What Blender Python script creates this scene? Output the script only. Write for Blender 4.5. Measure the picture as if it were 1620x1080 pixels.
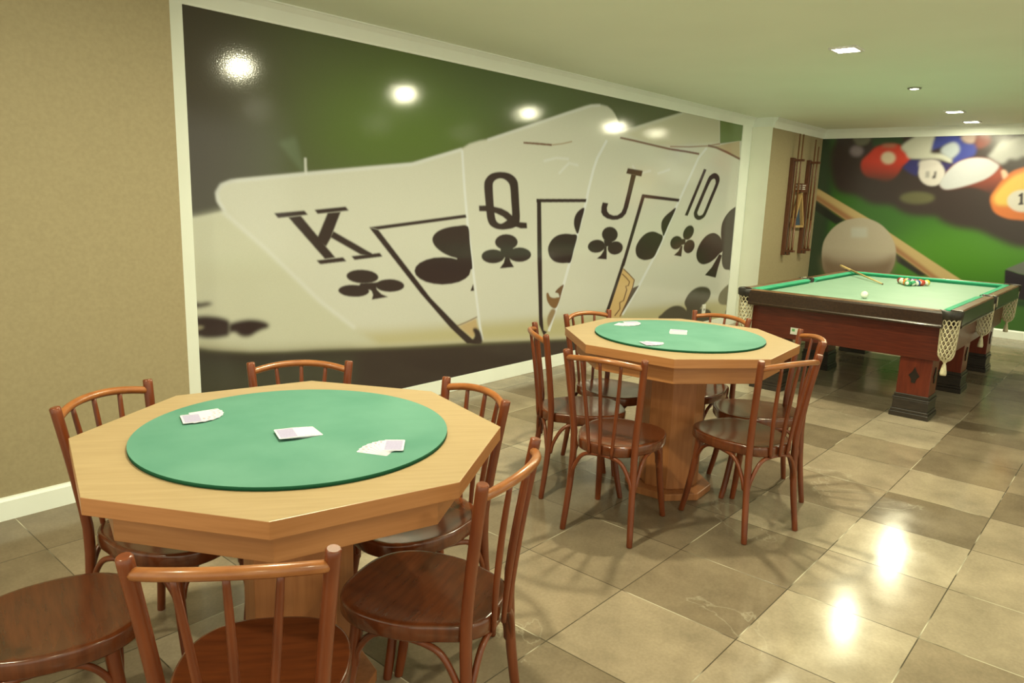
import bpy, bmesh, math, random
import numpy as np
from mathutils import Vector, Matrix

for _o in list(bpy.data.objects):
    bpy.data.objects.remove(_o)
S = bpy.context.scene
COL = S.collection
PI = math.pi

# ------------------------------------------------------------------ camera
yaw, pitch, roll = 0.7148, 0.1953, 0.0339
fw = Vector((math.cos(yaw) * math.cos(pitch), math.sin(yaw) * math.cos(pitch), -math.sin(pitch)))
rt = Vector((math.sin(yaw), -math.cos(yaw), 0))
up = rt.cross(fw)
r2 = rt * math.cos(roll) + up * math.sin(roll)
u2 = up * math.cos(roll) - rt * math.sin(roll)
cam_d = bpy.data.cameras.new('camera')
cam = bpy.data.objects.new('camera', cam_d)
COL.objects.link(cam)
cam_d.sensor_fit = 'HORIZONTAL'
cam_d.sensor_width = 36
cam_d.lens = 1167.45 / 1620 * 36
cam_d.clip_start = 0.05
M = Matrix((r2, u2, -fw)).transposed().to_4x4()
M.translation = Vector((-2.1942, -1.3220, 1.4283))
cam.matrix_world = M
S.camera = cam

# ------------------------------------------------------------------ world, exposure
w = bpy.data.worlds.new('world')
S.world = w
w.use_nodes = True
w.node_tree.nodes['Background'].inputs[0].default_value = (1.0, 0.98, 0.72, 1)
w.node_tree.nodes['Background'].inputs[1].default_value = 0.54
S.view_settings.view_transform = 'Standard'
S.view_settings.look = 'None'
S.view_settings.gamma = 1
S.view_settings.exposure = 1.35
S.view_settings.use_curve_mapping = False
S.cycles.use_denoising = True
S.cycles.max_bounces = 8
S.cycles.diffuse_bounces = 5
S.cycles.glossy_bounces = 4
S.cycles.sample_clamp_indirect = 6
LAMP_COL = (1.0, 0.96, 0.63)
LAMP_W = 15.0

# ------------------------------------------------------------------ room dimensions (metres)
YW = 2.4516      # recessed wall carrying the card mural
YB = 2.2113      # beige wall planes left and right of the recess
XB = 7.9043      # back wall
XL, XR = -0.56, 6.27   # recess ends
YR = -4.6        # right wall
XF = -4.6        # room end behind the camera, wall left out
ZC = 2.394       # ceiling

# ------------------------------------------------------------------ material helpers
def srgb(c):
    c = [x / 255 for x in c]
    return tuple(x / 12.92 if x <= .04045 else ((x + .055) / 1.055) ** 2.4 for x in c)

def mat(name, col, rough=.5, spec=.5, metal=0, emit=None, estr=0, coat=0):
    m = bpy.data.materials.new(name)
    m.use_nodes = True
    b = m.node_tree.nodes['Principled BSDF']
    b.inputs['Base Color'].default_value = (*col, 1)
    b.inputs['Roughness'].default_value = rough
    b.inputs['Specular IOR Level'].default_value = spec
    b.inputs['Metallic'].default_value = metal
    b.inputs['Coat Weight'].default_value = coat
    b.inputs['Coat Roughness'].default_value = .12
    if emit:
        b.inputs['Emission Color'].default_value = (*emit, 1)
        b.inputs['Emission Strength'].default_value = estr
    return m

def nd(m, t, **kw):
    n = m.node_tree.nodes.new(t)
    for k, v in kw.items():
        setattr(n, k, v)
    return n

def lk(m, a, b):
    m.node_tree.links.new(a, b)

def noise_mix(m, c1, c2, scale=(5, 5, 5), nscale=3, detail=4, lo=.35, hi=.65, rough=None, bump=0, coords='Object'):
    b = m.node_tree.nodes['Principled BSDF']
    tc = nd(m, 'ShaderNodeTexCoord')
    mp = nd(m, 'ShaderNodeMapping')
    mp.inputs['Scale'].default_value = scale
    nz = nd(m, 'ShaderNodeTexNoise')
    nz.inputs['Scale'].default_value = nscale
    nz.inputs['Detail'].default_value = detail
    rp = nd(m, 'ShaderNodeValToRGB')
    rp.color_ramp.elements[0].position = lo
    rp.color_ramp.elements[1].position = hi
    rp.color_ramp.elements[0].color = (*c1, 1)
    rp.color_ramp.elements[1].color = (*c2, 1)
    lk(m, tc.outputs[coords], mp.inputs[0])
    lk(m, mp.outputs[0], nz.inputs[0])
    lk(m, nz.outputs[0], rp.inputs[0])
    lk(m, rp.outputs[0], b.inputs['Base Color'])
    if rough:
        mr = nd(m, 'ShaderNodeMapRange')
        mr.inputs[3].default_value, mr.inputs[4].default_value = rough
        lk(m, nz.outputs[0], mr.inputs[0])
        lk(m, mr.outputs[0], b.inputs['Roughness'])
    if bump:
        bp = nd(m, 'ShaderNodeBump')
        bp.inputs['Strength'].default_value = bump
        bp.inputs['Distance'].default_value = .002
        lk(m, nz.outputs[0], bp.inputs['Height'])
        lk(m, bp.outputs[0], b.inputs['Normal'])
    return m

M_CEIL = noise_mix(mat('ceiling_paint', (.78, .77, .70), .6, .3), (.84, .905, .775), (.86, .925, .795), (1, 1, 1), 2)
M_WHITE = noise_mix(mat('white_trim_paint', (.80, .79, .73), .35), (.84, .88, .83), (.87, .91, .86), (1, 1, 1), 4)
M_RETURN = noise_mix(mat('cream_wall_paint', (.74, .72, .62), .5), (.86, .87, .77), (.88, .89, .79), (1, 1, 1), 4)
M_BEIGE = noise_mix(mat('beige_wall_paint', (.48, .39, .27), .6, .3), (.315, .258, .155), (.352, .29, .176), (1, 1, 1), 60, 3, .3, .7, None, .12)
M_PLAIN = mat('plain_wall_paint', (.70, .66, .56), .6)

def floor_material():
    m = mat('polished_cement_tiles', (.3, .25, .18),   .25, .24)
    b = m.node_tree.nodes['Principled BSDF']
    tc = nd(m, 'ShaderNodeTexCoord')
    br = nd(m, 'ShaderNodeTexBrick')
    br.offset = 0
    br.squash = 1
    br.inputs['Scale'].default_value = 1
    br.inputs['Brick Width'].default_value = .45
    br.inputs['Row Height'].default_value = .45
    br.inputs['Mortar Size'].default_value = .0022
    br.inputs['Mortar Smooth'].default_value = .25
    br.inputs['Bias'].default_value = 0
    br.inputs['Color1'].default_value = (0, 0, 0, 1)
    br.inputs['Color2'].default_value = (1, 1, 1, 1)
    lk(m, tc.outputs['Object'], br.inputs[0])
    # tone of each tile
    rp = nd(m, 'ShaderNodeValToRGB')
    e = rp.color_ramp.elements
    e[0].color = (.180, .137, .092, 1)
    e[1].color = (.40, .330, .240, 1)
    k = e.new(.5)
    k.color = (.285, .222, .154, 1)
    lk(m, br.outputs['Color'], rp.inputs[0])
    # clouds inside the tiles
    n1 = nd(m, 'ShaderNodeTexNoise')
    n1.inputs['Scale'].default_value = 3.2
    n1.inputs['Detail'].default_value = 8
    n1.inputs['Roughness'].default_value = .62
    lk(m, tc.outputs['Object'], n1.inputs[0])
    r1 = nd(m, 'ShaderNodeMapRange')
    r1.inputs[1].default_value, r1.inputs[2].default_value = .3, .7
    r1.inputs[3].default_value, r1.inputs[4].default_value = .72, 1.22
    lk(m, n1.outputs[0], r1.inputs[0])
    mx = nd(m, 'ShaderNodeVectorMath', operation='SCALE')
    lk(m, rp.outputs[0], mx.inputs[0])
    lk(m, r1.outputs[0], mx.inputs['Scale'])
    n2 = nd(m, 'ShaderNodeTexNoise')
    n2.inputs['Scale'].default_value = 90
    n2.inputs['Detail'].default_value = 3
    lk(m, tc.outputs['Object'], n2.inputs[0])
    r2_ = nd(m, 'ShaderNodeMapRange')
    r2_.inputs[3].default_value, r2_.inputs[4].default_value = .82, 1.18
    lk(m, n2.outputs[0], r2_.inputs[0])
    mx2 = nd(m, 'ShaderNodeVectorMath', operation='SCALE')
    lk(m, mx.outputs[0], mx2.inputs[0])
    lk(m, r2_.outputs[0], mx2.inputs['Scale'])
    # pale veins
    wv = nd(m, 'ShaderNodeTexNoise')
    wv.inputs['Scale'].default_value = 1.7
    wv.inputs['Detail'].default_value = 6
    wv.inputs['Distortion'].default_value = .6
    lk(m, tc.outputs['Object'], wv.inputs[0])
    vr = nd(m, 'ShaderNodeValToRGB')
    ve = vr.color_ramp.elements
    ve[0].position, ve[1].position = .0, 1
    ve[0].color = ve[1].color = (0, 0, 0, 1)
    for p, v in ((.636, 0), (.64, .34), (.644, 0)):
        k = ve.new(p)
        k.color = (v, v, v, 1)
    lk(m, wv.outputs[0], vr.inputs[0])
    mv = nd(m, 'ShaderNodeMix', data_type='RGBA')
    lk(m, vr.outputs[0], mv.inputs[0])
    lk(m, mx2.outputs[0], mv.inputs[6])
    mv.inputs[7].default_value = (.52, .48, .37, 1)
    # grout, here dark and there filled with pale dust
    n3 = nd(m, 'ShaderNodeTexNoise')
    n3.inputs['Scale'].default_value = 2.3
    lk(m, tc.outputs['Object'], n3.inputs[0])
    gr = nd(m, 'ShaderNodeValToRGB')
    gr.color_ramp.elements[0].position, gr.color_ramp.elements[1].position = .52, .58
    gr.color_ramp.elements[0].color = (.075, .06, .04, 1)
    gr.color_ramp.elements[1].color = (.55, .50, .38, 1)
    lk(m, n3.outputs[0], gr.inputs[0])
    mg = nd(m, 'ShaderNodeMix', data_type='RGBA')
    lk(m, br.outputs['Fac'], mg.inputs[0])
    lk(m, mv.outputs[2], mg.inputs[6])
    lk(m, gr.outputs[0], mg.inputs[7])
    lk(m, mg.outputs[2], b.inputs['Base Color'])
    rr = nd(m, 'ShaderNodeMapRange')
    rr.inputs[1].default_value, rr.inputs[2].default_value = .3, .7
    rr.inputs[3].default_value, rr.inputs[4].default_value = .10, .20
    lk(m, n1.outputs[0], rr.inputs[0])
    lk(m, rr.outputs[0], b.inputs['Roughness'])
    bp = nd(m, 'ShaderNodeBump')
    bp.inputs['Strength'].default_value = .35
    bp.inputs['Distance'].default_value = .002
    bp.invert = True
    lk(m, br.outputs['Fac'], bp.inputs['Height'])
    lk(m, bp.outputs[0], b.inputs['Normal'])
    return m
M_FLOOR = floor_material()

def wood(name, c1, c2, rough, scale, coat=0, nscale=2.5):
    return noise_mix(mat(name, c1, rough, .5, coat=coat), c1, c2, scale, nscale, 6, .32, .68)
M_CHAIR = wood('red_brown_bentwood', (.120, .024, .006), (.190, .043, .011), .32, (14, 14, 2), .12)
M_RAIL = wood('lit_bentwood_rail', (.25, .078, .020), (.36, .130, .036), .30, (6, 14, 14), .25)  # chair top rail, lamplight put into a lighter orange colour
M_SEAT = wood('dark_polished_seat', (.098, .024, .008), (.145, .037, .011), .22, (3, 22, 3), .35)
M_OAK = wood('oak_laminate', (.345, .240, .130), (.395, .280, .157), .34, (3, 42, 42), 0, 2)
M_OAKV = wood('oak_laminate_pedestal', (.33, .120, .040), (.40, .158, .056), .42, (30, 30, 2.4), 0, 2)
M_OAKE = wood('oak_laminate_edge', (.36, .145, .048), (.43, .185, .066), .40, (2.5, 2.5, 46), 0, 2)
M_FELT = noise_mix(mat('green_felt', (.06, .30, .16), .75, .35), (.064, .195, .145), (.098, .242, .186), (1, 1, 1), 5, 8, .3, .7, None, .06)
M_FELTEDGE = mat('dark_green_felt_edge', (.008, .075, .035), .8, .2)
M_BAIZE = noise_mix(mat('pool_baize', (.26, .40, .31), .5, .5), (.21, .36, .265), (.245, .40, .30), (1, 1, 1), 4, 6, .3, .7, None, .05)
M_CUSH = noise_mix(mat('cushion_baize', (.03, .34, .19), .75, .3), (.028, .31, .17), (.04, .36, .20), (1, 1, 1), 6)
M_MAHOG = wood('mahogany', (.080, .012, .005), (.130, .021, .008), .32, (3, 3, 40), .12)
M_MAHOGV = wood('mahogany_leg', (.105, .014, .005), (.165, .025, .009), .32, (20, 20, 2.5), .15)
M_RAILTOP = wood('worn_rail_top', (.085, .040, .018), (.20, .105, .050), .32, (5, 5, 30), .2)
M_DARKW = wood('dark_rail_wood', (.020, .010, .006), (.040, .019, .010), .30, (4, 26, 26), .35)
M_BLACKW = wood('black_stained_plinth', (.018, .014, .012), (.036, .026, .02), .34, (8, 8, 40), .2)
M_LEATHER = noise_mix(mat('black_pocket_leather', (.02, .017, .014), .45), (.016, .014, .012), (.035, .03, .024), (1, 1, 1), 40)
M_NET = noise_mix(mat('cream_cotton_net', (.62, .56, .38), .8, .2), (.56, .50, .33), (.70, .64, .45), (1, 1, 1), 60)
M_CUEW = wood('cue_maple', (.60, .43, .18), (.68, .50, .23), .3, (3, 30, 30))
M_CUED = wood('cue_butt_dark', (.12, .05, .022), (.18, .075, .03), .35, (3, 30, 30))
M_RACK = wood('rack_dark_wood', (.085, .030, .015), (.13, .045, .02), .4, (20, 20, 3))
M_TRI = wood('triangle_pale_wood', (.42, .27, .11), (.50, .33, .14), .45, (20, 20, 6))
M_BLUE = mat('blue_backing', (.035, .065, .11), .8)  # blue panel inside the ball triangle
M_CARD = mat('card_stock', (.60, .58, .66), .4, .3)
M_CARDB = noise_mix(mat('card_back_print', (.60, .55, .64), .35), (.33, .30, .50), (.42, .38, .57), (1, 1, 1), 700, 2, .4, .6)
M_CARDR = mat('card_red_ink', (.70, .22, .25), .4)
M_CARDK = mat('card_grey_ink', (.40, .36, .38), .4)
M_LAMPM = mat('white_lamp_frame', (.8, .8, .78), .4)
M_LAMPR = mat('grey_lamp_ring', (.35, .34, .31), .35, metal=.6)
M_GLOW = mat('lamp_diffuser', (.9, .9, .85), .4, emit=(1.0, .95, .78), estr=22)
M_PLASTIC = mat('white_plastic', (.82, .81, .78), .35)
M_POCKETSHADE = mat('pocket_shade_black', (.02, .02, .02), .6)  # black that stands for the shade inside the pockets
M_STICK = mat('sticker_paper', (.72, .72, .66), .5)
M_STICKG = mat('sticker_green_print', (.16, .42, .17), .5)
M_INLAY = mat('black_ornament_inlay', (.014, .010, .008), .3, coat=.3)  # black inlay of the leg ornaments

# ------------------------------------------------------------------ mesh helpers
class MB:
    def __init__(s):
        s.bm = bmesh.new()
        s.mi = 0
    def quad(s, vs, smooth=False):
        f = s.bm.faces.new([s.bm.verts.new(v) for v in vs])
        f.material_index = s.mi
        f.smooth = smooth
    def box(s, a, b):
        x0, y0, z0 = a
        x1, y1, z1 = b
        v = [s.bm.verts.new(p) for p in ((x0, y0, z0), (x1, y0, z0), (x1, y1, z0), (x0, y1, z0), (x0, y0, z1), (x1, y0, z1), (x1, y1, z1), (x0, y1, z1))]
        for i in ((0, 3, 2, 1), (4, 5, 6, 7), (0, 1, 5, 4), (1, 2, 6, 5), (2, 3, 7, 6), (3, 0, 4, 7)):
            f = s.bm.faces.new([v[k] for k in i])
            f.material_index = s.mi
        return v
    def prism(s, pts, z0, z1, smooth=False, top_mi=None):
        lo = [s.bm.verts.new((x, y, z0)) for x, y in pts]
        hi = [s.bm.verts.new((x, y, z1)) for x, y in pts]
        n = len(pts)
        f = s.bm.faces.new(lo[::-1]); f.material_index = s.mi
        f = s.bm.faces.new(hi); f.material_index = s.mi if top_mi is None else top_mi
        for i in range(n):
            f = s.bm.faces.new((lo[i], lo[(i + 1) % n], hi[(i + 1) % n], hi[i]))
            f.material_index = s.mi
            f.smooth = smooth
    def loft(s, rings, caps=True, smooth=True):
        R = [[s.bm.verts.new(p) for p in r] for r in rings]
        n = len(R[0])
        for a, b in zip(R, R[1:]):
            for i in range(n):
                f = s.bm.faces.new((a[i], a[(i + 1) % n], b[(i + 1) % n], b[i]))
                f.smooth = smooth
                f.material_index = s.mi
        if caps:
            for r in (R[0][::-1], R[-1]):
                f = s.bm.faces.new(r)
                f.material_index = s.mi
    def tube(s, pts, rad, n=10, caps=True, closed=False):
        P = [Vector(p) for p in pts]
        k = len(P)
        rads = rad if isinstance(rad, (list, tuple)) else [rad] * k
        t0 = (P[1] - P[0]).normalized()
        ref = Vector((0, 0, 1)) if abs(t0.z) < .9 else Vector((1, 0, 0))
        u = t0.cross(ref).normalized()
        rings = []
        for i in range(k):
            if closed:
                t = (P[(i + 1) % k] - P[i - 1]).normalized()
            else:
                t = (P[min(i + 1, k - 1)] - P[max(i - 1, 0)]).normalized()
            u = (u - t * u.dot(t)).normalized()
            v = t.cross(u)
            rings.append([P[i] + (u * math.cos(a) + v * math.sin(a)) * rads[i] for a in [2 * PI * j / n for j in range(n)]])
        if closed:
            rings.append(rings[0])
            s.loft(rings, False)
        else:
            s.loft(rings, caps)
    def lathe(s, prof, c=(0, 0, 0), n=24, smooth=True):
        rings = []
        for r, z in prof:
            r = max(r, 1e-4)
            rings.append([Vector((c[0] + r * math.cos(a), c[1] + r * math.sin(a), c[2] + z)) for a in [2 * PI * j / n for j in range(n)]])
        s.loft(rings, True, smooth)
    def mesh(s, name, mats):
        bmesh.ops.remove_doubles(s.bm, verts=s.bm.verts, dist=1e-6)
        bmesh.ops.recalc_face_normals(s.bm, faces=s.bm.faces)
        me = bpy.data.meshes.new(name)
        s.bm.to_mesh(me)
        s.bm.free()
        for m in (mats if isinstance(mats, (list, tuple)) else [mats]):
            me.materials.append(m)
        return me
    def build(s, name, mats, parent=None, bevel=0, seg=2):
        o = bpy.data.objects.new(name, s.mesh(name, mats))
        COL.objects.link(o)
        if parent:
            o.parent = parent
        if bevel:
            b = o.modifiers.new('bevel', 'BEVEL')
            b.width = bevel
            b.segments = seg
            b.limit_method = 'ANGLE'
            b.angle_limit = math.radians(40)
        return o

def smooth_path(pts, n=6, closed=False):
    P = [Vector(p) for p in pts]
    out = []
    k = len(P)
    rng = range(k) if closed else range(k - 1)
    for i in rng:
        g = lambda j: P[j % k] if closed else P[min(max(j, 0), k - 1)]
        p0, p1, p2, p3 = g(i - 1), g(i), g(i + 1), g(i + 2)
        for q in range(n):
            t = q / n
            out.append(.5 * ((2 * p1) + (p2 - p0) * t + (2 * p0 - 5 * p1 + 4 * p2 - p3) * t * t + (3 * p1 - p0 - 3 * p2 + p3) * t ** 3))
    if not closed:
        out.append(P[-1])
    return out

def thing(name, label, cat, loc=(0, 0, 0), rz=0, group=None):
    o = bpy.data.objects.new(name, None)
    o.empty_display_size = .05
    COL.objects.link(o)
    o.location = loc
    o.rotation_euler = (0, 0, rz)
    return tag(o, label, cat, group)

def tag(o, label, cat, group=None):
    o['label'] = label
    o['category'] = cat
    if group:
        o['group'] = group
    return o

def struct(o):
    o['kind'] = 'structure'
    return o

def copy_tree(root, loc, rz, label, group=None):
    r = root.copy()
    COL.objects.link(r)
    r.location = loc
    r.rotation_euler = (0, 0, rz)
    tag(r, label, root['category'], group)
    for ch in list(root.children):
        c = ch.copy()
        COL.objects.link(c)
        c.parent = r
        for g in list(ch.children):
            d = g.copy()
            COL.objects.link(d)
            d.parent = c
    return r

def ngon(R, n=8, a0=0, c=(0, 0)):
    return [(c[0] + R * math.cos(a0 + 2 * PI * i / n), c[1] + R * math.sin(a0 + 2 * PI * i / n)) for i in range(n)]

# ------------------------------------------------------------------ the room
def box_struct(name, a, b, m, bevel=0):
    k = MB()
    k.box(a, b)
    return struct(k.build(name, m, None, bevel))
T = .12
box_struct('floor', (XF - T, YR - T, -.1), (XB + T, YW + T, 0), M_FLOOR)
box_struct('ceiling', (XF - T, YR - T, ZC), (XB + T, YW + T, ZC + .1), M_CEIL)
box_struct('wall_left', (XF, YB, 0), (XL, YW + T, ZC), M_BEIGE)
box_struct('wall_recess', (XL, YW, 0), (XR, YW + T, ZC), M_WHITE)
k = MB()
k.box((XR, YB, 0), (XB, YW + T, ZC))
for f in k.bm.faces:
    c = f.calc_center_median()
    f.material_index = 1 if abs(c.x - XR) < 1e-4 else 0
struct(k.build('wall_left_end', [M_BEIGE, M_RETURN]))
box_struct('wall_back', (XB, YR, 0), (XB + T, YW + T, ZC), M_PLAIN)
# walls left out behind the camera and on its right so world light enters
box_struct('wall_right', (4.6, YR - T, 0), (XB, YR, ZC), M_PLAIN)

# skirting: profile with a small step on top
def skirting(name, p, q, nrm, h=.1, t=.014):
    k = MB()
    d = Vector((q[0] - p[0], q[1] - p[1], 0))
    L = d.length
    d.normalize()
    n = Vector((nrm[0], nrm[1], 0))
    prof = [(0, 0), (t, 0), (t, h - .016), (t * .55, h - .006), (t * .4, h), (0, h)]
    k.loft([[Vector((p[0], p[1], 0)) + d * s + n * a + Vector((0, 0, z)) for a, z in prof] for s in (0, L)], True, False)
    return struct(k.build(name, M_WHITE))
skirting('baseboard_left', (XF, YB), (XL, YB), (0, -1))
skirting('baseboard_left_end', (XR, YB), (XB, YB), (0, -1))
skirting('baseboard_back', (XB, YB), (XB, YR), (-1, 0))
skirting('baseboard_right', (XB, YR), (4.6, YR), (0, 1))
# flat white frame around the card mural
ZM, ZB = 2.288, .105
MX0, MX1 = -.392, 5.993
box_struct('trim_1', (XL, YW - .012, 0), (MX0, YW, ZM), M_WHITE)
box_struct('trim_2', (MX1, YW - .012, 0), (XR - .06, YW, ZM), M_WHITE)
box_struct('trim_3', (MX0, YW - .014, 0), (MX1, YW, ZB), M_WHITE, .003)

def crown(name, p, q, nrm, h0=2.280, dep=.055):
    k = MB()
    d = Vector((q[0] - p[0], q[1] - p[1], 0))
    L = d.length
    d.normalize()
    n = Vector((nrm[0], nrm[1], 0))
    prof = [(0, h0), (.012, h0), (.014, h0 + .012), (dep * .55, h0 + .07), (dep * .9, h0 + .096), (dep, ZC - .008), (dep, ZC), (0, ZC)]
    k.loft([[Vector((p[0], p[1], 0)) + d * s + n * a + Vector((0, 0, z)) for a, z in prof] for s in (0, L)], True, False)
    return struct(k.build(name, M_WHITE))
crown('trim_4', (XL, YW), (XR, YW), (0, -1), ZM)
crown('trim_5', (XR, YB), (XB, YB), (0, -1))
crown('trim_6', (XB, YB), (XB, YR), (-1, 0))
crown('trim_7', (XF, YB), (XL, YB), (0, -1))
box_struct('trim_8', (XR - .014, YB, 2.295), (XR, YW, ZC), M_WHITE)

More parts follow.
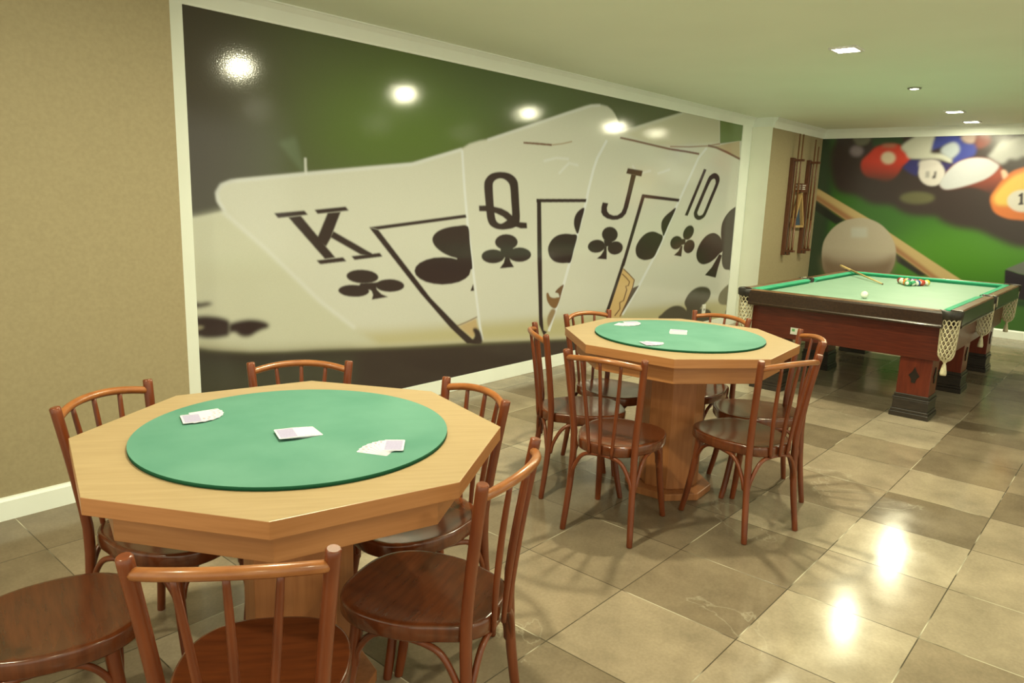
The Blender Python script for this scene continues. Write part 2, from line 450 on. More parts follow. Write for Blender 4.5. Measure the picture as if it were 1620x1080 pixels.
# ------------------------------------------------------------------ printed wall murals
# flat prints: each entry is (colour, lower colour or None, edge softness in m, smooth, outline in mm along the wall and up)
CARD_ART = [
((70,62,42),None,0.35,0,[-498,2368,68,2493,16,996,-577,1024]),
((96,116,46),None,0.3,0,[1925,1962,1881,1835,1744,1714,1535,1616,1287,1550,1029,1522,791,1529,591,1568,442,1633,351,1716,323,1811,356,1911,448,2009,597,2099,793,2172,1025,2222,1275,2242,1519,2225,1727,2169,1871,2078]),
((86,100,50),None,0.3,0,[3260,2449,3206,2348,3033,2242,2770,2147,2456,2073,2133,2027,1834,2010,1583,2020,1395,2054,1280,2107,1240,2176,1277,2254,1389,2337,1571,2419,1814,2495,2105,2557,2421,2597,2732,2609,3001,2588,3187,2533]),
((98,108,66),None,0.02,0,[116,1673,229,1716,282,1527,265,1519]),
((190,190,150),None,0.006,0,[280,1598,297,1599,298,1492,281,1492]),  # thin pale streak of a reflection, painted into the print
((203,200,154),None,0.008,0,[-420,1251,-399,1256,-302,1275,-211,1295,-237,1324,-252,1357,-252,1383,-238,1411,-219,1433,-190,1445,-128,1462,280,1511,724,1567,1097,1609,1306,1666,1550,1736,1621,1772,1732,1803,1804,1815,2237,1946,2721,2094,2960,2167,3053,2190,3135,2201,3219,2206,3295,2203,3365,2182,3418,2150,3485,2087,3543,2023,4045,2150,4678,2306,5383,2481,5470,2052,5966,2119,6274,2160,6773,-10,5244,85,3934,159,2859,223,2467,261,1820,327,1648,344,1037,397,336,469,120,487,-91,513,-266,544,-337,561,-405,584,-455,604]),
((186,176,112),None,0.05,0,[-450,688,-333,640,-77,584,338,555,1036,510,1780,473,2843,425,6707,278,6773,-10,2859,223,1820,327,1037,397,336,469,-91,513,-266,544,-405,584,-455,604]),
((196,193,142),None,0.03,0,[-420,1251,-211,1295,19,1091,183,940,369,765,628,569,820,438,-91,527,-454,621]),
((62,52,38),None,0.022,0,[-505,604,-405,580,-337,557,-92,509,120,484,336,466,1037,392,1785,322,2468,256,2859,217,3934,153,6775,-18,7044,-1184,-545,-127]),
((68,66,44),None,0.08,0,[-490,571,-81,478,617,403,613,69,-521,9]),
((194,188,136),None,0.02,0,[3607,2000,4680,2294,5345,2451,5451,2057,4405,1952,4050,1944]),
((104,122,56),None,0.004,0,[5378,2545,6081,2628,6190,2146,5474,2056]),
((216,215,176),None,0.008,0,[-205,1299,-240,1350,-245,1388,-221,1424,-171,1444,278,1501,1095,1597,1554,1721,1546,1737,1092,1613,277,1515,-172,1457,-230,1434,-259,1391,-253,1345,-217,1291]),
((212,210,168),None,0.012,0,[-231,1289,12,1085,174,934,362,758,621,562,636,576,376,772,189,946,26,1097,-219,1301]),
((216,215,176),None,0.006,0,[1538,1722,1570,1455,1610,1199,1671,896,1760,460,1791,344,1819,344,1787,459,1697,897,1635,1200,1595,1457,1562,1724]),
((216,215,176),None,0.005,0,[3297,1927,3169,1770,3118,1666,3062,1499,3041,1404,2777,711,2598,324,2631,313,2812,702,3078,1399,3099,1496,3154,1662,3204,1763,3332,1920]),
((216,215,176),None,0.005,0,[5150,1991,4985,1876,4652,1445,4584,1358,4287,933,4213,861,3992,621,3719,354,3754,340,4030,608,4252,849,4327,922,4627,1349,4695,1436,5029,1869,5191,1980]),
((216,215,176),None,0.008,0,[1807,1804,2245,1934,2726,2079,3058,2173,3193,2192,3189,2207,3050,2187,2717,2092,2237,1947,1800,1816]),
((112,78,48),None,0.006,0,[2203,1815,2369,1819,2550,1822,2551,1837,2370,1834,2203,1828]),
((168,148,100),None,0.006,0,[2552,1825,2691,1845,2817,1871,2813,1881,2688,1854,2550,1835]),
((112,78,48),None,0.006,0,[3517,1952,3715,1945,4071,1928,4407,1912,4740,1909,5011,1903,5016,1923,4743,1929,4412,1931,4077,1946,3720,1963,3522,1969]),
((150,120,80),None,0.005,0,[4407,1940,4788,1963,5198,2000,5472,2042,5464,2055,5192,2013,4785,1975,4405,1952]),
((184,166,110),None,0.006,0,[5311,2008,5944,2114,5986,1922,5655,1958]),
((112,78,48),None,0.006,0,[5191,1999,5380,1992,5643,1960,5993,1905,6014,1928,5662,1982,5392,2014,5198,2021]),
((214,212,172),None,0.01,0,[2459,1693,2616,1726,2783,1726,2784,1741,2613,1741,2452,1707]),
((214,212,172),None,0.01,0,[2667,1607,2791,1696,2915,1682,2921,1697,2780,1710,2648,1616]),
((214,212,172),None,0.01,0,[3732,1726,3859,1655,4088,1693,4077,1710,3865,1671,3757,1737]),
((214,212,172),None,0.01,0,[4210,1669,4446,1722,4431,1739,4196,1686]),
((60,48,36),None,0.012,1,[-426,833,-398,827,-373,817,-333,819,-310,812,-301,805,-325,798,-360,793,-397,791,-428,791]),
((60,48,36),None,0.014,1,[-430,750,-397,748,-351,747,-299,739,-252,726,-216,708,-209,684,-216,626,-250,618,-298,618,-357,625,-394,639,-436,649]),
((150,140,95),None,0.01,1,[-396,696,-354,687,-377,676,-400,676]),
((60,48,36),None,0.014,1,[-214,684,-174,697,-123,701,-79,699,-28,688,11,672,29,652,17,638,-17,632,-56,619,-89,604,-127,603,-158,616,-182,636,-215,640]),
((60,48,36),None,0.003,0,[78,1285,275,1301,298,1277,103,1258]),
((60,48,36),None,0.003,0,[167,1263,250,1272,365,1150,419,1090,486,1021,410,1015]),
((60,48,36),None,0.003,0,[350,1010,540,1021,567,995,376,985]),
((60,48,36),None,0.003,0,[343,1306,564,1327,587,1303,364,1282]),
((60,48,36),None,0.003,0,[434,1289,529,1296,474,1183,454,1139,419,1089,350,1129,365,1154]),
((60,48,36),None,0.003,0,[473,1180,762,1037,762,1017,672,1033,450,1144]),
((60,48,36),None,0.003,0,[603,1025,826,1038,847,1013,627,1000]),
((60,48,36),None,0.004,0,[815,880,808,867,788,857,759,850,723,848,684,850,645,856,611,866,585,878,569,892,564,906,571,919,589,929,617,936,651,939,690,937,729,931,764,922,792,909,809,895]),
((60,48,36),None,0.004,0,[741,796,734,784,716,775,689,769,655,767,617,770,581,775,548,784,523,796,507,808,502,820,509,831,526,840,552,846,585,848,621,846,658,841,692,832,719,821,735,808]),
((60,48,36),None,0.004,0,[1032,811,1026,798,1008,788,980,781,945,778,907,779,870,784,836,793,810,805,794,818,789,831,795,844,812,854,838,861,872,864,909,864,947,859,981,850,1009,838,1026,825]),
((60,48,36),None,0.004,0,[670,854,808,849,795,809,719,804,654,819]),
((60,48,36),None,0.003,0,[740,813,760,794,770,770,759,740,895,747,838,771,804,801,787,830]),
((60,48,36),None,0.003,0,[740,1201,1598,1283,1608,1260,814,1185]),
((60,48,36),None,0.005,0,[740,1201,814,1185,1270,711,1535,488,1700,364,1808,317,1641,339,1465,479,1179,747]),
((60,48,36),None,0.004,1,[1624,1196,1516,1203,1394,1188,1315,1160,1280,1118,1303,1069,1371,1023,1453,991,1522,973,1594,940,1675,895,1648,1070]),
((60,48,36),None,0.004,0,[1612,1197,1624,1196,1678,893,1624,896,1524,933,1522,978,1562,1072]),
((60,48,36),None,0.004,0,[1661,878,1648,847,1608,822,1545,803,1467,795,1382,795,1299,806,1226,824,1169,849,1132,877,1120,906,1132,935,1167,959,1224,977,1296,988,1378,989,1462,981,1540,964,1604,939,1646,909]),
((60,48,36),None,0.004,0,[1522,973,1678,895,1647,876,1540,852]),
((60,48,36),None,0.003,0,[1663,729,1691,781,1704,728]),
((190,164,100),None,0.008,0,[1550,479,1732,520,1752,438,1700,374]),
((120,95,60),None,0.005,0,[1537,480,1639,500,1745,526,1740,533,1634,507,1533,487]),
((60,48,36),None,0.008,1,[1698,439,1735,445,1782,407,1802,324,1686,339,1722,388]),
((60,48,36),None,0.003,1,[1782,1492,1791,1529,1829,1565,1885,1586,1965,1595,2048,1589,2109,1568,2147,1535,2162,1488,2182,1346,2193,1265,2183,1217,2129,1185,2056,1174,1984,1171,1913,1181,1855,1207,1825,1250,1811,1311,1789,1432]),
((203,200,154),None,0.003,1,[1875,1483,1882,1518,1915,1539,1958,1547,2003,1541,2045,1519,2067,1485,2084,1384,2099,1281,2082,1265,2029,1234,1982,1217,1947,1222,1920,1242,1905,1281,1890,1358]),
((60,48,36),None,0.003,0,[1732,1347,1815,1348,1895,1341,1977,1329,2050,1305,2112,1269,2188,1227,2277,1221,2284,1177,2204,1178,2141,1193,2078,1223,1992,1269,1920,1292,1839,1305,1736,1307]),
((60,48,36),None,0.004,0,[2177,1073,2171,1054,2153,1038,2124,1025,2087,1017,2047,1016,2006,1020,1970,1030,1941,1044,1922,1061,1915,1080,1921,1098,1938,1114,1966,1127,2001,1135,2041,1137,2081,1133,2119,1124,2149,1110,2169,1092]),
((60,48,36),None,0.004,0,[2030,969,2024,952,2006,938,1977,928,1941,922,1901,921,1861,925,1826,934,1798,947,1779,962,1773,979,1778,995,1795,1009,1822,1019,1857,1025,1897,1027,1937,1023,1973,1014,2003,1001,2022,986]),
((60,48,36),None,0.004,0,[2346,970,2340,952,2320,937,2289,926,2249,919,2205,918,2161,923,2122,933,2091,947,2070,963,2063,980,2069,997,2087,1012,2117,1024,2156,1030,2199,1032,2243,1028,2283,1018,2316,1005,2338,988]),
((60,48,36),None,0.004,0,[1979,1037,2118,1033,2139,983,2079,957,2030,959,1981,989]),
((60,48,36),None,0.003,0,[2038,971,2082,969,2102,924,2144,881,1977,879,2020,919]),
((60,48,36),None,0.003,0,[2385,1407,3058,1419,3052,1391,2387,1379]),
((60,48,36),None,0.004,0,[2390,1405,2444,1392,2485,922,2523,457,2546,336,2594,316,2549,288,2483,390,2426,925]),
((60,48,36),None,0.003,1,[3034,1341,2955,1319,2905,1272,2894,1213,2918,1160,2961,1127,3002,1236]),
((60,48,36),None,0.003,1,[2949,1106,2872,1122,2773,1128,2679,1117,2606,1084,2563,1034,2561,988,2588,941,2647,904,2734,885,2822,882,2875,888,2912,988]),
((128,96,52),None,0.006,1,[2563,641,2586,645,2611,614,2659,598,2727,598,2756,596,2704,511,2636,523,2576,581]),
((112,84,50),None,0.006,1,[2679,644,2721,676,2791,701,2775,649,2748,591,2724,629]),
((150,126,78),None,0.008,1,[2594,450,2643,504,2696,485,2654,408,2610,358,2588,403]),
((60,48,36),None,0.003,0,[3675,1705,3934,1694,3915,1639,3653,1657]),
((60,48,36),None,0.003,0,[3740,1657,3823,1651,3724,1360,3690,1296,3635,1260,3555,1242,3474,1240,3385,1253,3320,1277,3289,1307,3289,1355,3304,1394,3392,1387,3375,1347,3383,1317,3420,1293,3486,1279,3550,1282,3613,1309,3642,1350,3692,1494]),
((60,48,36),None,0.003,0,[3576,1108,3572,1087,3555,1067,3528,1052,3493,1043,3453,1041,3413,1045,3377,1056,3347,1072,3328,1091,3319,1113,3323,1134,3339,1153,3365,1168,3400,1177,3439,1180,3479,1176,3516,1166,3546,1150,3567,1130]),
((60,48,36),None,0.003,0,[3381,1018,3381,999,3367,982,3341,968,3306,957,3266,953,3224,954,3184,960,3151,972,3127,987,3115,1004,3116,1022,3129,1039,3153,1053,3187,1063,3227,1068,3269,1068,3309,1062,3343,1051,3368,1036]),
((60,48,36),None,0.003,0,[3670,1002,3675,982,3667,963,3648,946,3618,934,3582,927,3542,925,3503,930,3469,940,3443,955,3426,972,3422,991,3429,1010,3448,1026,3476,1039,3512,1046,3551,1048,3590,1044,3625,1034,3653,1019]),
((60,48,36),None,0.003,0,[3352,1066,3494,1050,3474,1010,3380,999]),
((60,48,36),None,0.003,0,[3371,1008,3406,1007,3414,940,3418,887,3260,901,3324,930,3362,968]),
((60,48,36),None,0.003,0,[3956,1480,4674,1449,4658,1419,3948,1447]),
((60,48,36),None,0.003,0,[3949,1478,3999,1448,3720,812,3665,815]),
((60,48,36),None,0.003,1,[4611,1353,4502,1319,4400,1269,4349,1221,4348,1162,4378,1113,4408,1081,4482,1180]),
((60,48,36),None,0.003,1,[4394,1068,4297,1109,4190,1127,4072,1112,3970,1062,3907,998,3901,941,3937,892,4013,863,4106,852,4235,871,4310,947]),
((206,172,98),None,0.005,0,[3694,798,3919,671,3889,598,3710,323,3534,341,3509,441]),
((86,74,52),None,0.006,0,[3890,594,4005,612,3749,378,3722,355]),
((92,58,36),None,0.004,0,[3705,782,3807,728,3903,669,3881,600,3804,482,3687,336,3702,331,3820,477,3897,596,3919,670,3818,733,3715,788]),
((92,58,36),None,0.004,0,[3684,739,3766,693,3819,658,3806,627,3758,621,3779,586,3736,488,3671,473,3681,410,3598,354,3612,347,3697,406,3687,468,3751,482,3796,583,3774,617,3820,620,3835,659,3777,699,3695,744]),
((60,48,36),None,0.004,0,[3694,886,3747,884,3524,439,3500,393,3443,399,3473,448]),
((60,48,36),None,0.003,0,[5147,1770,5207,1763,4870,1278,4807,1284]),
((60,48,36),None,0.003,1,[5252,1668,5311,1713,5403,1738,5490,1720,5532,1678,5511,1615,5399,1461,5290,1310,5231,1260,5128,1235,5038,1254,5000,1296,5018,1345,5134,1505]),
((203,200,154),None,0.003,1,[5317,1639,5374,1672,5421,1671,5440,1644,5428,1606,5318,1453,5221,1316,5172,1287,5112,1284,5082,1303,5090,1333,5202,1494]),
((60,48,36),None,0.003,0,[5018,1082,4995,1061,4964,1044,4928,1033,4891,1030,4858,1034,4830,1044,4810,1061,4801,1082,4804,1105,4817,1128,4840,1149,4870,1166,4905,1177,4942,1181,4976,1178,5004,1167,5025,1151,5034,1129,5032,1106]),
((60,48,36),None,0.003,0,[4789,978,4767,959,4736,946,4699,938,4660,937,4622,943,4589,955,4565,972,4552,992,4550,1013,4560,1034,4581,1052,4612,1066,4648,1074,4687,1076,4725,1070,4759,1059,4784,1042,4798,1021,4800,999]),
((60,48,36),None,0.003,0,[5068,936,5048,916,5018,900,4983,890,4945,887,4909,892,4877,903,4853,919,4839,939,4837,962,4846,984,4866,1003,4894,1019,4929,1029,4967,1032,5003,1028,5036,1018,5061,1001,5075,981,5078,958]),
((60,48,36),None,0.003,0,[4776,1044,4864,1042,4872,987,4786,977]),
((60,48,36),None,0.003,0,[4781,977,4815,970,4800,859,4642,879,4729,918]),
((60,48,36),None,0.004,1,[6059,1407,5981,1382,5858,1339,5752,1273,5685,1194,5676,1103,5698,1024,5761,930,5755,837,5774,743,5841,679,5967,659,6221,652]),
((60,48,36),None,0.004,1,[5698,1024,5555,1086,5413,1088,5283,1046,5175,966,5130,873,5178,796,5294,755,5445,764,5580,804,5673,851,5781,903]),
((60,48,36),None,0.004,0,[5681,853,5755,837,5676,681,5642,587,5371,632,5525,715]),
((78,70,48),None,0.008,1,[4955,346,4991,418,5078,472,5209,505,5350,506,5478,481,5545,432,5539,374,5465,321,5368,286,5275,242,5074,261]),
((78,70,48),None,0.008,1,[4420,251,4485,281,4550,310,4670,340,4797,342,4912,318,5015,266,5087,183,4982,119,4723,110,4501,162]),
((78,70,48),None,0.008,1,[5273,251,5448,247,5546,226,5600,186,5588,113,5473,45,5278,106]),
((78,70,48),None,0.008,0,[5009,304,5309,277,5340,99,5012,172]),
((112,104,66),None,0.008,1,[6109,513,5999,490,5893,456,5792,404,5757,336,5794,283,5888,255,6050,240,6166,241]),
((78,70,48),None,0.008,1,[5976,155,5997,184,6136,160,6149,96,6005,121]),
]
POOL_ART = [
((78,130,30),None,0.22,0,[2708,1010,2683,912,2583,815,2413,729,2186,660,1918,617,1635,606,1365,628,1138,685,983,770,920,875,956,987,1087,1094,1294,1182,1552,1244,1830,1274,2102,1272,2341,1240,2531,1181,2656,1102]),
((54,68,38),None,0.06,0,[-280,2446,110,2433,212,1397,195,401,-54,376]),
((66,102,38),None,0.12,0,[-650,135,5483,785,5697,-415,-436,-1964]),
((58,46,34),None,0.045,1,[116,1994,146,2214,278,2320,1195,2363,2175,2333,3549,2291,3724,1180,2666,1045,2356,1039,2230,1055,2035,1134,1880,1200,1651,1230,1489,1291,1421,1340,1164,1346,992,1410,919,1452,678,1471,510,1557,229,1643]),
((52,70,36),None,0.03,0,[577,2312,947,2302,962,2181,827,2201,629,2170]),
((196,58,34),(96,52,34),0.02,1,[518,1897,514,2001,584,2086,649,2158,727,2186,846,2197,936,2178,982,2124,1064,2044,1046,1982,990,1932,953,1848,898,1780,821,1754,695,1778,583,1811]),
((160,112,70),None,0.025,0,[896,2179,893,2172,881,2167,862,2162,838,2159,811,2159,784,2160,759,2164,738,2169,725,2175,720,2182,723,2189,735,2195,754,2199,779,2202,806,2202,833,2201,858,2197,878,2192,891,2186]),
((206,184,128),None,0.02,0,[898,2035,897,2012,888,1991,872,1975,850,1964,825,1961,799,1964,774,1975,754,1992,739,2013,733,2036,734,2059,743,2079,760,2096,782,2106,807,2109,833,2105,857,2095,877,2078,891,2057]),
((134,118,100),None,0.025,0,[514,2121,512,2101,503,2082,487,2067,466,2058,441,2055,416,2058,393,2068,373,2083,359,2102,353,2123,354,2144,363,2163,380,2178,401,2187,426,2190,451,2186,474,2176,494,2161,507,2142]),
((108,104,70),None,0.02,1,[378,2296,567,2291,567,2223,505,2190,428,2200]),
((190,186,138),None,0.02,1,[947,2164,1034,2249,1140,2297,1282,2294,1311,2192,1277,2091,1434,2073,1526,2005,1501,1969,1364,2020,1079,2021,1005,2094]),
((60,66,108),None,0.018,1,[1327,2288,1577,2266,1599,2210,1672,2193,1737,2176,1747,2106,1726,2051,1653,2012,1560,1956,1518,1972,1521,2037,1539,2116,1471,2197,1402,2166,1331,2139,1283,2136]),
((168,172,142),None,0.02,1,[1470,2201,1520,2204,1562,2164,1574,2100,1534,2045,1501,2021,1446,2049,1385,2098,1399,2158]),
((168,144,108),None,0.02,1,[1576,2274,1724,2278,1725,2216,1693,2193,1643,2198,1596,2226]),
((124,66,46),None,0.025,1,[1731,2278,1849,2275,1867,2190,1778,2133,1730,2176]),
((166,162,126),None,0.03,1,[1934,2150,1974,2203,2046,2217,2184,2266,2423,2245,2449,2067,2215,2047,2160,2013,2073,2017,2052,1979,1994,1960,1904,2018,1872,2050,1896,2081]),
((52,48,82),None,0.02,0,[1058,2011,1182,2010,1185,1866,1160,1816,1061,1866,992,1915]),
((56,48,74),None,0.012,0,[1349,1997,1534,1960,1468,1855]),
((150,68,40),(70,48,34),0.02,1,[1422,1721,1427,1770,1477,1868,1559,1964,1653,2012,1757,2029,1863,2018,1929,1987,1995,1940,2058,1840,2014,1714,1974,1603,1914,1642,1803,1687,1696,1693,1555,1662,1474,1664]),
((204,194,152),None,0.012,0,[1459,1803,1443,1762,1416,1730,1379,1710,1335,1705,1290,1714,1248,1736,1212,1771,1187,1814,1175,1861,1177,1907,1193,1948,1222,1980,1259,1999,1303,2004,1348,1994,1390,1971,1424,1936,1449,1894,1461,1848]),
((196,186,146),None,0.02,1,[1183,1998,1326,2006,1391,1965,1226,1899,1176,1932]),
((186,184,150),None,0.012,1,[1423,1717,1427,1770,1477,1868,1559,1964,1653,2012,1757,2029,1863,2018,1929,1987,1990,1940,1965,1874,1905,1811,1828,1767,1693,1713,1554,1674,1473,1672]),
((160,154,120),None,0.016,0,[1252,1879,1293,1879,1303,1801,1254,1801]),
((66,58,46),None,0.01,0,[1346,1877,1369,1874,1367,1794,1333,1789,1331,1822,1345,1826]),
((204,112,46),None,0.015,1,[1955,1585,1976,1495,2023,1419,2121,1367,2237,1348,2409,1362,2568,1515,2583,1743,2480,1884,2327,1940,2161,1897,2060,1809,1988,1675]),
((216,180,72),None,0.03,1,[1988,1585,2027,1675,2102,1780,2192,1853,2358,1897,2508,1770,2544,1600,2386,1524,2115,1500,2023,1512]),
((208,198,152),None,0.014,0,[2415,1561,2414,1523,2398,1489,2370,1461,2332,1442,2288,1434,2242,1438,2198,1454,2162,1480,2136,1514,2123,1552,2125,1591,2142,1625,2171,1653,2209,1672,2254,1679,2300,1674,2342,1657,2378,1631,2403,1598]),
((58,50,40),None,0.006,0,[2222,1621,2252,1648,2261,1642,2273,1542,2286,1518,2234,1510,2235,1528,2246,1540,2239,1607,2222,1603]),
((222,176,120),None,0.016,1,[2021,1886,2058,1890,2091,1840,2057,1793,2035,1832]),
((98,94,52),None,0.03,0,[1389,1566,1383,1544,1359,1523,1319,1506,1268,1494,1209,1488,1149,1490,1094,1499,1048,1514,1018,1533,1005,1556,1012,1579,1038,1600,1079,1617,1132,1629,1191,1633,1250,1631,1304,1622,1348,1607,1377,1588]),
((44,46,30),None,0.012,0,[-21,1480,392,1256,283,1197,-10,1376]),
((44,44,30),None,0.012,0,[1022,894,1440,644,1340,626,1068,774]),
((192,164,92),None,0.008,0,[-59,1668,30,1635,662,1299,931,1134,1415,843,1752,646,2018,489,1753,427,1425,647,1021,907,391,1270,-44,1531]),
((158,112,62),None,0.02,0,[-52,1599,416,1333,978,1006,1369,750,1667,546,1753,427,1425,647,1021,907,391,1270,-44,1531]),
((182,168,120),(120,92,58),0.006,1,[148,863,170,1004,255,1147,377,1244,519,1286,647,1291,795,1242,914,1150,1003,1024,1045,895,1043,747,1008,636,945,521,672,407,369,445,219,562,165,707]),
((124,102,66),None,0.06,1,[161,777,304,719,636,712,914,769,1044,862,1040,747,1008,636,945,521,672,407,369,445,219,562]),
((188,184,140),None,0.02,0,[481,1168,673,1178,688,1054,496,1042]),
((46,66,34),None,0.02,0,[2232,444,2357,459,2772,434,2777,398,2274,373]),
((44,38,34),None,0.006,0,[2208,778,2241,781,2291,767,2348,749,2411,741,2619,774,2666,449,2357,459,2347,533,2237,521]),
((106,108,80),None,0.006,0,[2213,788,2377,890,2476,935,2601,900,2620,770,2411,741,2348,749,2290,768,2242,779]),
]


def blur3(a, r):
    r = int(round(r))
    if r < 1:
        return a
    for ax in (0, 1):
        for _ in range(3):
            p = np.concatenate([np.repeat(a.take([0], ax), r + 1, ax), a, np.repeat(a.take([-1], ax), r, ax)], ax)
            c = np.cumsum(p, ax)
            n = a.shape[ax]
            a = (c.take(range(2 * r + 1, 2 * r + 1 + n), ax) - c.take(range(0, n), ax)) / (2 * r + 1)
    return a

INK = np.array(srgb((214, 210, 166)))
def ink(c):
    return np.clip(np.array(srgb(c)) / INK * .65, .004, .9)

def paint(art, base, x0, x1, z0, z1, res):
    Wp, Hp = int((x1 - x0) / res), int((z1 - z0) / res)
    img = np.empty((Hp, Wp, 3), np.float32)
    img[:] = ink(base)
    for c, c2, bl, sm, raw in art:
        P = [(raw[i] / 1000, raw[i + 1] / 1000) for i in range(0, len(raw), 2)]
        if sm:
            P = [(v.x, v.y) for v in smooth_path([(a, b, 0) for a, b in P], 6, True)]
        P = np.array(P)
        pad = bl * 3 + 3 * res
        a0 = int(max(0, (P[:, 0].min() - pad - x0) / res)); a1 = int(min(Wp, (P[:, 0].max() + pad - x0) / res + 1))
        b0 = int(max(0, (P[:, 1].min() - pad - z0) / res)); b1 = int(min(Hp, (P[:, 1].max() + pad - z0) / res + 1))
        if a1 <= a0 or b1 <= b0:
            continue
        acc = 0
        for ox, oz in ((.25, .25), (.75, .25), (.25, .75), (.75, .75)):
            X = x0 + (np.arange(a0, a1) + ox) * res
            Z = (z0 + (np.arange(b0, b1) + oz) * res)[:, None]
            ins = np.zeros((b1 - b0, a1 - a0), bool)
            for (xa, za), (xb, zb) in zip(P, np.roll(P, -1, 0)):
                if za == zb:
                    continue
                cr = (za > Z) != (zb > Z)
                ins ^= cr & (X[None, :] < (xb - xa) * (Z - za) / (zb - za) + xa)
            acc = acc + ins
        m = blur3(acc.astype(np.float32) / 4, bl / res * .6)[..., None]
        col = ink(c)
        if c2 is not None:
            t = np.clip((P[:, 1].max() - (z0 + (np.arange(b0, b1) + .5) * res)) / (P[:, 1].max() - P[:, 1].min()), 0, 1)
            t = np.clip((t - .45) / .5, 0, 1)[:, None, None]
            col = ink(c) * (1 - t) + ink(c2) * t
        img[b0:b1, a0:a1] = img[b0:b1, a0:a1] * (1 - m) + col * m
    rg = np.random.default_rng(3)
    img *= 1 + .05 * (rg.random((Hp, Wp, 1)).astype(np.float32) - .5)
    return img

def mural_material(name, arr, rough):
    H, Wd = arr.shape[:2]
    s = np.where(arr <= .0031308, arr * 12.92, 1.055 * np.power(np.maximum(arr, 1e-6), 1 / 2.4) - .055)
    px = np.ones((H, Wd, 4), np.float32)
    px[..., :3] = s
    im = bpy.data.images.new(name, Wd, H)
    im.pixels.foreach_set(np.clip(px, 0, 1).ravel())
    im.update()
    im.pack()
    m = mat(name, (.5, .5, .5), rough, .5)
    t = nd(m, 'ShaderNodeTexImage')
    t.image = im
    t.extension = 'EXTEND'
    b = m.node_tree.nodes['Principled BSDF']
    lk(m, t.outputs[0], b.inputs['Base Color'])
    # wallpaper is not perfectly flat: faint ripples break up the reflections
    tc = nd(m, 'ShaderNodeTexCoord')
    n = nd(m, 'ShaderNodeTexNoise')
    n.inputs['Scale'].default_value = 150
    n.inputs['Detail'].default_value = 2
    bp = nd(m, 'ShaderNodeBump')
    bp.inputs['Strength'].default_value = .09
    bp.inputs['Distance'].default_value = .002
    lk(m, tc.outputs['Object'], n.inputs[0])
    lk(m, n.outputs[0], bp.inputs['Height'])
    lk(m, bp.outputs[0], b.inputs['Normal'])
    return m

def mural(name, corners, depth, m):
    """corners: bottom-left, bottom-right, top-right, top-left seen from the room; depth: vector into the wall"""
    bm = bmesh.new()
    uv = bm.loops.layers.uv.new('UVMap')
    a = [bm.verts.new(c) for c in corners]
    b = [bm.verts.new(Vector(c) + Vector(depth)) for c in corners]
    f = bm.faces.new(a)
    for l, u in zip(f.loops, ((0, 0), (1, 0), (1, 1), (0, 1))):
        l[uv].uv = u
    bm.faces.new(b[::-1])
    for i in range(4):
        j = (i + 1) % 4
        bm.faces.new((a[j], a[i], b[i], b[j]))
    me = bpy.data.meshes.new(name)
    bm.normal_update()
    bm.to_mesh(me)
    bm.free()
    me.materials.append(m)
    o = bpy.data.objects.new(name, me)
    COL.objects.link(o)
    return o

CARD_Y = YW - .004
M_MURAL = mural_material('playing_card_print', paint(CARD_ART, (86, 92, 50), MX0, MX1, ZB, ZM, .0028), .095)
o = mural('wall_mural', [(MX0, CARD_Y, ZB), (MX1, CARD_Y, ZB), (MX1, CARD_Y, ZM), (MX0, CARD_Y, ZM)], (0, .004, 0), M_MURAL)
tag(o, 'wallpaper print of giant club playing cards K Q J 10 on the left wall', 'mural')
PY1 = -2.6
M_POOLM = mural_material('pool_ball_print', paint(POOL_ART, (60, 102, 32), 0, YB - PY1, .1, 2.281, .004), .22)
px = XB - .004
o = mural('wall_mural', [(px, YB, .1), (px, PY1, .1), (px, PY1, 2.281), (px, YB, 2.281)], (.004, 0, 0), M_POOLM)
tag(o, 'wallpaper print of coloured pool balls, cue and cue ball on the back wall', 'mural')

# ------------------------------------------------------------------ ceiling lamps
def lamp(kind, x, y, label, power=1.0):
    t = thing('ceiling_downlight', label, 'ceiling light', (x, y, ZC), 0, None)
    k = MB()
    g = MB()
    if kind == 'square':
        a, b, h = .085, .066, .012
        for s0, s1 in (((-a, -a), (a, -b)), ((-a, b), (a, a)), ((-a, -b), (-b, b)), ((b, -b), (a, b))):
            k.box((s0[0], s0[1], -h), (s1[0], s1[1], 0))
        k.build('frame', M_LAMPM, t, .003)
        g.box((-b, -b, -.008), (b, b, -.003))
        g.build('diffuser', M_GLOW, t)
        size = .09
    else:
        k.lathe([(.034, -.002), (.034, -.012), (.050, -.010), (.053, -.002)], n=32)
        k.bm.faces.ensure_lookup_table()
        k.build('ring', M_LAMPR, t)
        g.lathe([(.001, -.004), (.034, -.004), (.034, -.009), (.001, -.010)], n=32)
        g.build('diffuser', M_GLOW, t)
        size = .094
    l = bpy.data.lights.new('downlight_beam', 'AREA')
    l.shape = 'SQUARE' if kind == 'square' else 'DISK'
    l.size = size
    l.energy = LAMP_W * power
    l.color = LAMP_COL
    l.spread = math.radians(180)
    lo = bpy.data.objects.new('downlight_beam', l)
    COL.objects.link(lo)
    lo.parent = t
    lo.location = (0, 0, -.016)
    return t
lamp('square', 2.82, .35, 'large square recessed ceiling light, nearest and biggest of the lit lamps')
lamp('round', 4.67, .395, 'small round recessed ceiling light with grey ring above the pool table', .75)
lamp('square', 6.43, .44, 'square recessed ceiling light shining beyond the far end of the pool table', 1.0)
lamp('square', 7.45, .47, 'smallest square ceiling light, closest to the back wall mural', .22)
